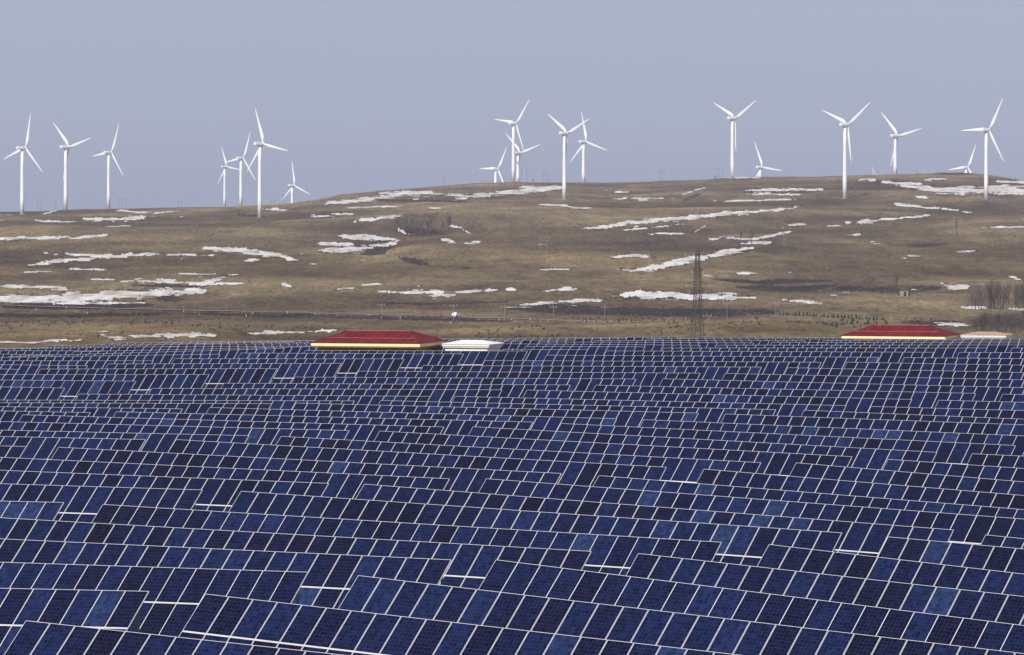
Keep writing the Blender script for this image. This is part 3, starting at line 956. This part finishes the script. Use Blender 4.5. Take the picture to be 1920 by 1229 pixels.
for (hx, hy, by, rp, roll, lab) in TURB:
    Zn = F * ROT / rp
    if by is not None:
        Yc = np.arange(3600, 5150, 5.0); Xc = (hx - 960) / F * Yc
        pe = proj(Xc, Yc, ground(Xc, Yc))[1]
        Y = float(Yc[np.argmin(np.abs(pe - by) + .006 * np.abs(Yc - Zn))])
    else:
        Y = min(Zn, 5900)
    k = Y * rp / (F * ROT)                    # size against the standard machine
    if rp < 20: Y, k = 6800.0, .35
    hubz = CAMZ - (hy - HY) * Y / F
    hx_w = at(hx, Y)
    d = Vector((math.sin(YAW), math.cos(YAW), 0))
    # the frame point is the rotor hub; the tower stands behind it along the axis
    Yt = Y - d.y * 3.6 * k
    X = at(TOWX.get(hx, hx - 5 * rp / 70), Yt)
    gz = float(ground(X, Yt)) - .6
    t = empty('wind_turbine', (X, Yt, gz))
    tag(t, lab, 'wind turbine', 'wind turbines along the ridge')
    H = hubz - 1.6 * k - gz
    tw = MB().lathe([(1.80 * k, 0), (1.70 * k, H * .25), (1.52 * k, H * .5), (1.34 * k, H * .75), (1.12 * k, H)], 20).build('tower', M_TURB, t, True)
    MB().lathe([(3.2 * k, -.6), (3.2 * k, .75)], 16).build('foundation', M_POLE, t)
    MB().lathe([(1.20 * k, H - 1.0 * k), (1.28 * k, H + .25 * k)], 16).build('yaw_ring', M_TRED, t)
    nc = bpy.data.objects.new('nacelle', NAC)
    nc.location = (0, 0, H + 1.6 * k); nc.scale = (k, k, k); nc.rotation_euler = (0, 0, -YAW)
    link(nc, t)
    rot = bpy.data.objects.new('spinner', SPIN)
    rot.location = (d.x * 2.4 * k, d.y * 2.4 * k, H + 1.6 * k); rot.scale = (k, k, k); rot.rotation_euler = (0, 0, -YAW)
    link(rot, t)
    for b in range(3):
        th = R(roll + 120 * b)
        bo = bpy.data.objects.new('blade', BLADE)
        Mb = Matrix.Rotation(-YAW, 4, 'Z') @ Matrix.Translation((0, 3.7 * k, 0)) @ Matrix.Rotation(th, 4, 'Y') @ Matrix.Scale(k, 4)
        bo.matrix_basis = Matrix.Translation((0, 0, H + 1.6 * k)) @ Mb
        link(bo, t)

# ------------------------------------------------------------------ lattice pylon and poles
def lattice(name, X, Y, zb, H, label):
    p = empty(name, (X, Y, zb), R(20)); tag(p, label, 'pylon')
    def hw(z):
        t = z / H
        return float(np.interp(t, [0, .25, .55, 1], [1.5, 1.08, .80, .45]))
    lev = [0]
    while lev[-1] < H - .4:
        lev.append(min(H, lev[-1] + max(1.1, hw(lev[-1]) * 2.1)))
    cs = ((-1, -1), (1, -1), (1, 1), (-1, 1))
    for (a, b) in cs:
        m = MB()
        for z0, z1 in zip(lev[:-1], lev[1:]):
            m.tube((a * hw(z0), b * hw(z0), z0), (a * hw(z1), b * hw(z1), z1), .11, .10, 5, False)
        m.build('leg', M_PYL, p)
    br = MB()
    for z0, z1 in zip(lev[:-1], lev[1:]):
        for k in range(4):
            (a, b), (c, e) = cs[k], cs[(k + 1) % 4]
            br.tube((a * hw(z0), b * hw(z0), z0), (c * hw(z1), e * hw(z1), z1), .044, .044, 4, False)
            br.tube((c * hw(z0), e * hw(z0), z0), (a * hw(z1), b * hw(z1), z1), .044, .044, 4, False)
            br.tube((a * hw(z1), b * hw(z1), z1), (c * hw(z1), e * hw(z1), z1), .044, .044, 4, False)
    br.build('bracing', M_PYL, p)
    MB().box((0, 0, H + .12), (1.1, 1.1, .24)).build('cap', M_PYL, p)
    for z, L in ((H * .80, 1.1), (H * .65, 2.6), (H * .58, 1.6), (H * .28, 2.4)):
        m = MB()
        for s in (-1, 1):
            for b in (-1, 1):
                m.tube((s * hw(z), b * hw(z), z), (s * (hw(z) + L), 0, z + .1), .09, .08, 4)
                m.tube((s * hw(z + .9), b * hw(z + .9), z + .9), (s * (hw(z) + L), 0, z + .1), .07, .06, 4)
        arm = m.build('cross_arm', M_PYL, p)
        for s in (-1, 1):
            x = s * (hw(z) + L)
            MB().lathe([(.05, 0), (.11, .15), (.05, .3), (.11, .45), (.05, .6), (.11, .75), (.05, .9)], 8, Matrix.Translation((x, 0, z - .85))).build('insulator', M_TRED, arm)
    return p
Yp = 1440.0
Xp = at(1308, Yp)
zb = float(ground(Xp, Yp)) - .3
lattice('lattice_pylon', Xp, Yp, zb, CAMZ - (474 - HY) * Yp / F - zb, 'dark lattice steel pylon behind the far field edge')

def pole(px, py_base, py_top, lab, two=False, Y=None, arms=2, grp='power poles on the hills'):
    if Y is None: X, Y, z = on_ground(px, py_base)
    else: X = at(px, Y); z = float(ground(X, Y))
    H = CAMZ - (py_top - HY) * Y / F - z
    if H < 3: return
    p = empty('power_pole', (X, Y, z - .3), R(random.uniform(-30, 30))); tag(p, lab, 'power pole', grp)
    r = .11 if Y < 3000 else .22
    sp = (-1.9, 1.9) if two else (0,)
    for x in sp:
        MB().tube((x, 0, 0), (x, 0, H + .3), r, r * .7, 8).build('pole', M_POLE, p)
    w = 3.6 if two else 1.3
    for a in range(arms):
        arm = MB().box((0, -.16, H - .5 - a * 1.5), (2 * w, .14, .2)).build('cross_arm', M_POLE, p)
        for x in (-w * .9, 0, w * .9):
            MB().lathe([(.05, 0), (.12, .12), (.06, .28), (.10, .4), (.03, .5)], 6, Matrix.Translation((x, -.16, H - .4 - a * 1.5))).build('insulator', M_TRED, arm)
for (px, pt, two, lab) in [(833,331,0,'lone power pole on the left slope of the main ridge'), (978,314,0,'left of the two slim power poles right of the central turbines'),
        (988,314,0,'right of the two slim power poles right of the central turbines'), (1023,323,1,'double power pole on the ridge left of the near central turbine'),
        (1241,319,1,'double power pole alone on the middle of the ridge'), (1351,315,1,'double power pole left of the V-bladed turbine'),
        (226,372,1,'double power pole right of the third turbine on the left skyline'), (236,372,0,'single power pole right of the third turbine on the left skyline'),
        (74,372,1,'double power pole between the first two turbines'), (104,377,0,'single power pole just left of the second turbine'), (338,376,1,'double power pole on the bare left skyline'),
        (511,372,1,'double power pole right of the tall turbine of three'), (531,365,0,'single power pole left of the sunken turbine')]:
    Yq = 5050.0
    pole(px, 0, pt, lab, bool(two), Y=Yq)
for (px, pb, pt, two, lab) in [(1020,477,443,1,'double power pole in the middle of the hillside'), (1470,462,434,0,'single power pole right of the snowy cutting'),
        (251,455,430,0,'single power pole on the upper left slope'), (1796,445,408,1,'double power pole on the upper right slope'), (752,496,470,0,'single power pole beside the stream gully'),
        (424,580,556,0,'slim roadside pole left of the others'), (850,602,570,0,'slim roadside pole beside the white car'), (946,602,572,0,'slim roadside pole right of the white car'),
        (1038,605,572,0,'slim roadside pole left of the lattice pylon'), (1134,607,573,0,'slim roadside pole nearest left of the lattice pylon'), (1363,602,565,0,'slim pole just right of the lattice pylon'),
        (1454,590,565,0,'slim pole at the left end of the conifer row'), (716,600,568,0,'slim roadside pole above the red-roofed house'), (1326,634,588,0,'short pole at the foot of the lattice pylon')]:
    pole(px, pb, pt, lab, bool(two), arms=1 if not two else 2)

# ------------------------------------------------------------------ trees, all bare in early spring
def bare_tree(seed, H, spread, levels=4, up=.6):
    rnd = random.Random(seed)
    trunk = MB(); crown = MB()
    def grow(p, d, L, r, lev):
        nseg = 3 if lev < 2 else 2
        for i in range(nseg):
            nd = (d + Vector((rnd.uniform(-1, 1), rnd.uniform(-1, 1), rnd.uniform(-.3, .6))) * (.10 + .05 * lev)).normalized()
            q = p + nd * (L / nseg)
            r2 = r * .78
            (trunk if lev == 0 else crown).tube(p, q, r, r2, 6 if lev == 0 else (4 if lev == 1 else 3), False)
            p, d, r = q, nd, r2
            if lev < levels and (lev > 0 or i > 0 or True):
                nb = 3 if lev == 0 else 3
                for b in range(nb):
                    if lev == 0 and i == 0 and b > 0: continue
                    a = rnd.uniform(0, 6.283)
                    sd = Vector((math.cos(a), math.sin(a), 0)) * spread + Vector((0, 0, up)) + d * .55
                    grow(p, sd.normalized(), L * rnd.uniform(.46, .66), r * .55, lev + 1)
    grow(Vector((0, 0, -.2)), Vector((0, 0, 1)), H * .62, H * .030, 0)
    return trunk.mesh('trunk', M_BARK), crown.mesh('crown', M_TWIG)
TREES = [bare_tree(3, 9, .75, 3), bare_tree(11, 9, .95, 3, .5), bare_tree(23, 9, .5, 3, .9), bare_tree(31, 9, .7, 3, .7)]
def plant_tree(px, py, hpx, label, group, kind=None, widen=1.0):
    X, Y, z = on_ground(px, py)
    H = hpx * Y / F
    tr, cr = TREES[random.randrange(4) if kind is None else kind]
    t = empty('bare_tree', (X, Y, z - .1), random.uniform(0, 6.28)); tag(t, label, 'tree', group)
    s = H / 9.0
    t.scale = (s * widen, s * widen, s)
    link(bpy.data.objects.new('trunk', tr), t); link(bpy.data.objects.new('crown', cr), t)
rg = random.Random(5)
for i in range(16):
    x = 742 + rg.random() * 104
    plant_tree(x, 446 - abs(x - 800) * .12 - rg.random() ** 2 * 16, rg.uniform(26, 46) * (1 - abs(x - 800) / 150), 'bare tree in the grey grove beside the stream gully', 'bare trees in the grove on the upper hillside', widen=.9)
for i in range(40):
    x = 1822 + rg.random() * 120
    plant_tree(x, rg.uniform(572, 582), rg.uniform(26, 54) * (1 if x > 1845 else .8), 'bare tree in the upper grove at the right edge', 'bare trees in the upper grove at the right edge')
for i in range(26):
    x = 1826 + rg.random() * 125
    plant_tree(x, rg.uniform(618, 628), rg.uniform(26, 42), 'low bare tree in the thicket before the right-edge grove', 'low bare trees in the thicket at the right edge', widen=1.25)
plant_tree(1631, 546, 34, 'bare round-crowned tree left of the small hut, in the eroded bank', 'single bare trees on the slope', 1, 1.2)
plant_tree(1685, 555, 44, 'bare upright tree just left of the small hut', 'single bare trees on the slope', 2, 1.2)
plant_tree(1668, 491, 20, 'small lone bare tree high on the open right slope', 'single bare trees on the slope', 1, 1.3)
plant_tree(1410, 460, 28, 'bare tree over the fork of the snowy cutting', 'single bare trees on the slope', 0, 1.1)
plant_tree(1388, 455, 22, 'smaller bare tree left of the fork of the snowy cutting', 'single bare trees on the slope', 2, 1.1)
plant_tree(1795, 440, 30, 'thin bare tree beside the double power pole on the upper right', 'single bare trees on the slope', 2, .9)
plant_tree(327, 572, 14, 'low dark bush-like tree below the left snow field', 'single bare trees on the slope', 1, 2.0)
plant_tree(1263, 605, 10, 'small dark bush at the right end of the pale road', 'single bare trees on the slope', 1, 1.6)

plant_tree(1340, 338, 9, 'dark bush on the skyline left of the V-bladed turbine', 'single bare trees on the slope', 1, 1.6)
plant_tree(999, 343, 7, 'small dark bush on the skyline right of the central turbines', 'single bare trees on the slope', 1, 1.3)
# rows of planted conifer saplings
def conifer_mesh():
    rnd = random.Random(2); m = MB()
    for k in range(9):
        z = .25 + k * .19; r = .52 * (1 - k / 10.0)
        nb = 9
        for b in range(nb):
            a = 6.283 * b / nb + rnd.uniform(-.3, .3)
            rr = r * rnd.uniform(.75, 1.2)
            p = Vector((math.cos(a) * rr, math.sin(a) * rr, z - .12)); t = Vector((-math.sin(a), math.cos(a), 0)) * rr * .42
            m.poly([(0, 0, z + .26), tuple(p - t), tuple(p + Vector((0, 0, -.08))), tuple(p + t)])
    return m.mesh('crown', M_CONIF)
CONC = conifer_mesh(); CONT = MB().tube((0, 0, -.1), (0, 0, 1.7), .05, .02, 6).mesh('trunk', M_BARK)
def conifer(px, py, hpx, label, group):
    X, Y, z = on_ground(px, py)
    s = hpx * Y / F / 2.0
    t = empty('conifer_sapling', (X, Y, z - .05), rg.uniform(0, 6)); t.scale = (s, s, s); tag(t, label, 'conifer', group)
    link(bpy.data.objects.new('crown', CONC), t); link(bpy.data.objects.new('trunk', CONT), t)
for i in range(34):
    x = 1440 + i * 6.6 + rg.uniform(-2, 2)
    conifer(x, 591 + (x - 1470) * .055 + rg.uniform(-1, 1), rg.uniform(6, 10), 'small dark conifer in the row right of the lattice pylon', 'planted conifers right of the pylon')
for i in range(26):
    x = 1092 + i * 8.2 + rg.uniform(-3, 3)
    conifer(x, 600 + rg.uniform(-3, 7) + (x - 1090) * .02, rg.uniform(5, 9), 'small dark conifer in the row left of the lattice pylon', 'planted conifers left of the pylon')
for i in range(16):
    x = 1560 + i * 7 + rg.uniform(-3, 3)
    conifer(x, 607 + rg.uniform(-5, 8), rg.uniform(6, 14), 'small dark conifer just left above the right red roof', 'planted conifers above the right red roof')

# low scrub in the soil bands and valley bottom
rs = np.random.RandomState(4)
cand = np.nonzero(((soil_shade > .45) | ((GY < 1900) & (GY > 1450) & (fbm(GX / 30, GY / 60, 71, 3) > .35))).ravel() & (PX.ravel() > -60) & (PX.ravel() < 1990) & (GY.ravel() > 1450) & (sn.ravel() < -.2))[0]
pick = rs.choice(cand, min(1500, len(cand)), replace=False)
V = []; T = []
for i in pick:
    cx, cy, cz = co[i]
    cx += rs.uniform(-1.2, 1.2); cy += rs.uniform(-6, 6); cz = None
    sc_ = rs.uniform(.25, .8) * (1.0 if GY.ravel()[i] < 2600 else 1.5)
    V.append((cx, cy, sc_))
V = np.array(V)
bz = ground(V[:, 0], V[:, 1])
verts = []; tris = []
for (x, y, s), z in zip(V, bz):
    for k in range(6):
        a = rs.uniform(0, 6.28); L = s * rs.uniform(.5, 1.1); h = s * rs.uniform(.5, 1.25)
        dx, dy = math.cos(a) * L, math.sin(a) * L
        b = len(verts)
        verts += [(x - dy * .16, y + dx * .16, z - .05), (x + dy * .16, y - dx * .16, z - .05), (x + dx, y + dy, z + h), (x + dx * .4, y + dy * .4, z + h * 1.1)]
        tris += [(b, b + 1, b + 2), (b, b + 2, b + 3)]
scrub = link(bpy.data.objects.new('scrub', np_mesh('scrub', verts, None, [M_SCRUB], tris=tris)))
tag(scrub, 'dark dry scrub along the gullies and the valley floor', 'scrub', kind='stuff')

# tussocks of dead grass, countless, over the whole slope
m, nt, N, L, bs = mat_new('dead_grass_tussock')
gi = N.new('ShaderNodeNewGeometry')
L.new(ramp(gi.outputs['Random Per Island'], [(0.0, (0.070, 0.051, 0.034, 1)), (0.45, (0.110, 0.083, 0.049, 1)), (0.8, (0.165, 0.129, 0.073, 1)), (1.0, (0.20, 0.160, 0.095, 1))]), bs.inputs['Base Color'])
bs.inputs['Roughness'].default_value = 0.95
bs.inputs['Specular IOR Level'].default_value = 0.1
M_TUSS = m
cand = np.nonzero((PX.ravel() > -80) & (PX.ravel() < 2000) & (GY.ravel() > 1420) & (GY.ravel() < 5000) & (sn.ravel() < .3))[0]
pick = rs.choice(cand, 16000, replace=False)
nT = len(pick)
tx = co[pick, 0] + rs.uniform(-1, 1, nT); ty = co[pick, 1] + rs.uniform(-5, 5, nT); tz = ground(tx, ty)
ts = rs.uniform(.14, .46, nT) * (0.65 + ty / 4200.0)
V = np.zeros((nT, 8, 3), np.float32)
for k, (ax, lean) in enumerate(((0.2, .5), (1.7, -.4))):
    an = ax + rs.uniform(-.6, .6, nT)
    cx, cy = np.cos(an), np.sin(an)
    wd = ts * rs.uniform(.8, 1.7, nT)
    for j, (a, h, o) in enumerate(((-.5, 0, 0), (.5, 0, 0), (.62, 1, .5), (-.55, .8, .5))):
        V[:, k * 4 + j, 0] = tx + cx * wd * a - cy * ts * o * lean
        V[:, k * 4 + j, 1] = ty + cy * wd * a + cx * ts * o * lean
        V[:, k * 4 + j, 2] = tz - .05 + h * ts * .8
q0 = np.arange(nT)[:, None] * 8
Q = np.concatenate([q0 + np.array([[0, 1, 2, 3]]), q0 + np.array([[4, 5, 6, 7]])])
tuss = link(bpy.data.objects.new('grass_tussocks', np_mesh('grass_tussocks', V.reshape(-1, 3), Q, [M_TUSS])))
tag(tuss, 'tussocks of dead tan grass scattered over the hillside', 'grass', kind='stuff')

# ------------------------------------------------------------------ road, marker stones, car, hut
def ribbon(name, pts, half, mat, lift=.25):
    P = []
    xs = [p[0] for p in pts]; ys = [p[1] for p in pts]
    for x in np.arange(xs[0], xs[-1], 6.0):
        X, Y, z = on_ground(x, float(np.interp(x, xs, ys)))
        P.append((X, Y))
    P = np.array(P)
    k = np.hanning(31); k /= k.sum()
    P[:, 1] = np.convolve(np.pad(P[:, 1], 15, mode='edge'), k, 'valid')
    V = []
    for X, Y in P:
        for o in (-half, half):
            V.append((X, Y + o, float(ground(X, Y)) + lift + .0))
    Q = [(2 * i, 2 * i + 2, 2 * i + 3, 2 * i + 1) for i in range(len(P) - 1)]
    o = link(bpy.data.objects.new(name, np_mesh(name, V, Q, [mat], smooth=True)))
    return o, P
rd, RP = ribbon('road', [(-80, 572), (300, 582), (640, 589), (900, 597), (1200, 606)], 4.2, M_ROAD)
tag(rd, 'pale gravel road crossing the valley below the hillside', 'road', kind='structure')
STONE = MB().box((0, 0, .45), (.34, .34, .9)).box((0, 0, .95), (.24, .24, .12)).mesh('marker_stone', simple('pale_stone', (.45, .42, .37), .9))
for i in range(44):
    j = int((i + .5) / 44 * len(RP))
    X, Y = RP[j]
    Y2 = Y - 9 - rg.uniform(0, 70) * (i % 3 != 0)
    o = bpy.data.objects.new('marker_stone', STONE)
    s = rg.uniform(.4, .8)
    o.location = (X + rg.uniform(-9, 9), Y2, float(ground(X, Y2)) - .05); o.scale = (s, s, s)
    tag(link(o), 'small white marker stone on the near side of the valley road', 'marker', 'white marker stones along the valley road')

j = int(np.argmin(np.abs(960 + F * RP[:, 0] / RP[:, 1] - 858)))
cx, cy = RP[j]
car = empty('parked_car', (cx, cy, float(ground(cx, cy)) + .28), R(64)); tag(car, 'small white car on the valley road', 'car')
b = MB()
prof = [(-2.1, .35), (2.1, .35), (2.15, .8), (1.2, .95), (.6, 1.5), (-1.3, 1.52), (-2.05, 1.0)]
for sgn in (-1, 1):
    b.v += [(x, sgn * .85 * (1 if z < 1.1 else .85), z) for x, z in prof]
n = len(prof)
b.f.append(tuple(range(n))); b.f.append(tuple(2 * n - 1 - i for i in range(n)))
for i in range(n):
    jj = (i + 1) % n
    b.f.append((jj, i, n + i, n + jj))
b.build('body', M_CARW, car)
for x in (-1.3, 1.3):
    for y in (-.78, .78):
        MB().tube((x, y - .1, .34), (x, y + .1, .34), .34, .34, 14).build('wheel', M_TYRE, car)
for y in (-.79, .79):
    MB().box((-.3, y, 1.22), (1.5, .03, .34)).build('side_window', M_DARK, car)

X, Y, z = on_ground(1697, 556)
hut = empty('hut', (X, Y, z - .1), R(-25)); tag(hut, 'tiny stone hut with dark shaded side on the right slope', 'hut')
k = Y / F
M_HUT = simple('sandy_stone', (0.25, 0.20, 0.13), .9, 0, .2)
MB().box((0, 0, 1.3), (17 * k, 11 * k, 2.6)).build('wall', M_HUT, hut)
r = MB(); a, b2 = 9.3 * k, 6.3 * k
r.poly([(-a, -b2, 2.55), (a, -b2, 2.55), (a, 0, 3.5), (-a, 0, 3.5)]).poly([(a, b2, 2.55), (-a, b2, 2.55), (-a, 0, 3.5), (a, 0, 3.5)])
r.poly([(-a, -b2, 2.55), (-a, 0, 3.5), (-a, b2, 2.55)]).poly([(a, b2, 2.55), (a, 0, 3.5), (a, -b2, 2.55)]).poly([(-a, b2, 2.5), (a, b2, 2.5), (a, -b2, 2.5), (-a, -b2, 2.5)])
r.build('roof', M_PYL, hut)
MB().box((2 * k, -5.5 * k - .03, 1.0), (1.0, .06, 2.0)).build('door', M_DARK, hut)

# ------------------------------------------------------------------ spring haze: one closed box of thin air round everything
hz = bpy.data.materials.new('thin_haze'); hz.use_nodes = True
nt = hz.node_tree
for n in list(nt.nodes): nt.nodes.remove(n)
out = nt.nodes.new('ShaderNodeOutputMaterial'); pv = nt.nodes.new('ShaderNodeVolumePrincipled')
pv.inputs['Color'].default_value = (0.78, 0.84, 0.95, 1)
pv.inputs['Density'].default_value = 4.0e-5
pv.inputs['Anisotropy'].default_value = 0.0
nt.links.new(pv.outputs[0], out.inputs['Volume'])
lowest = float(GZ.min())
hb = MB().box((0, 3400, (114 + lowest - 2) / 2), (4200, 8000, 114 - lowest + 2)).build('haze', hz)
tag(hb, 'thin pale spring haze over the whole valley', 'haze', kind='stuff')
print('panels', n_panels, 'objects', len(bpy.data.objects))
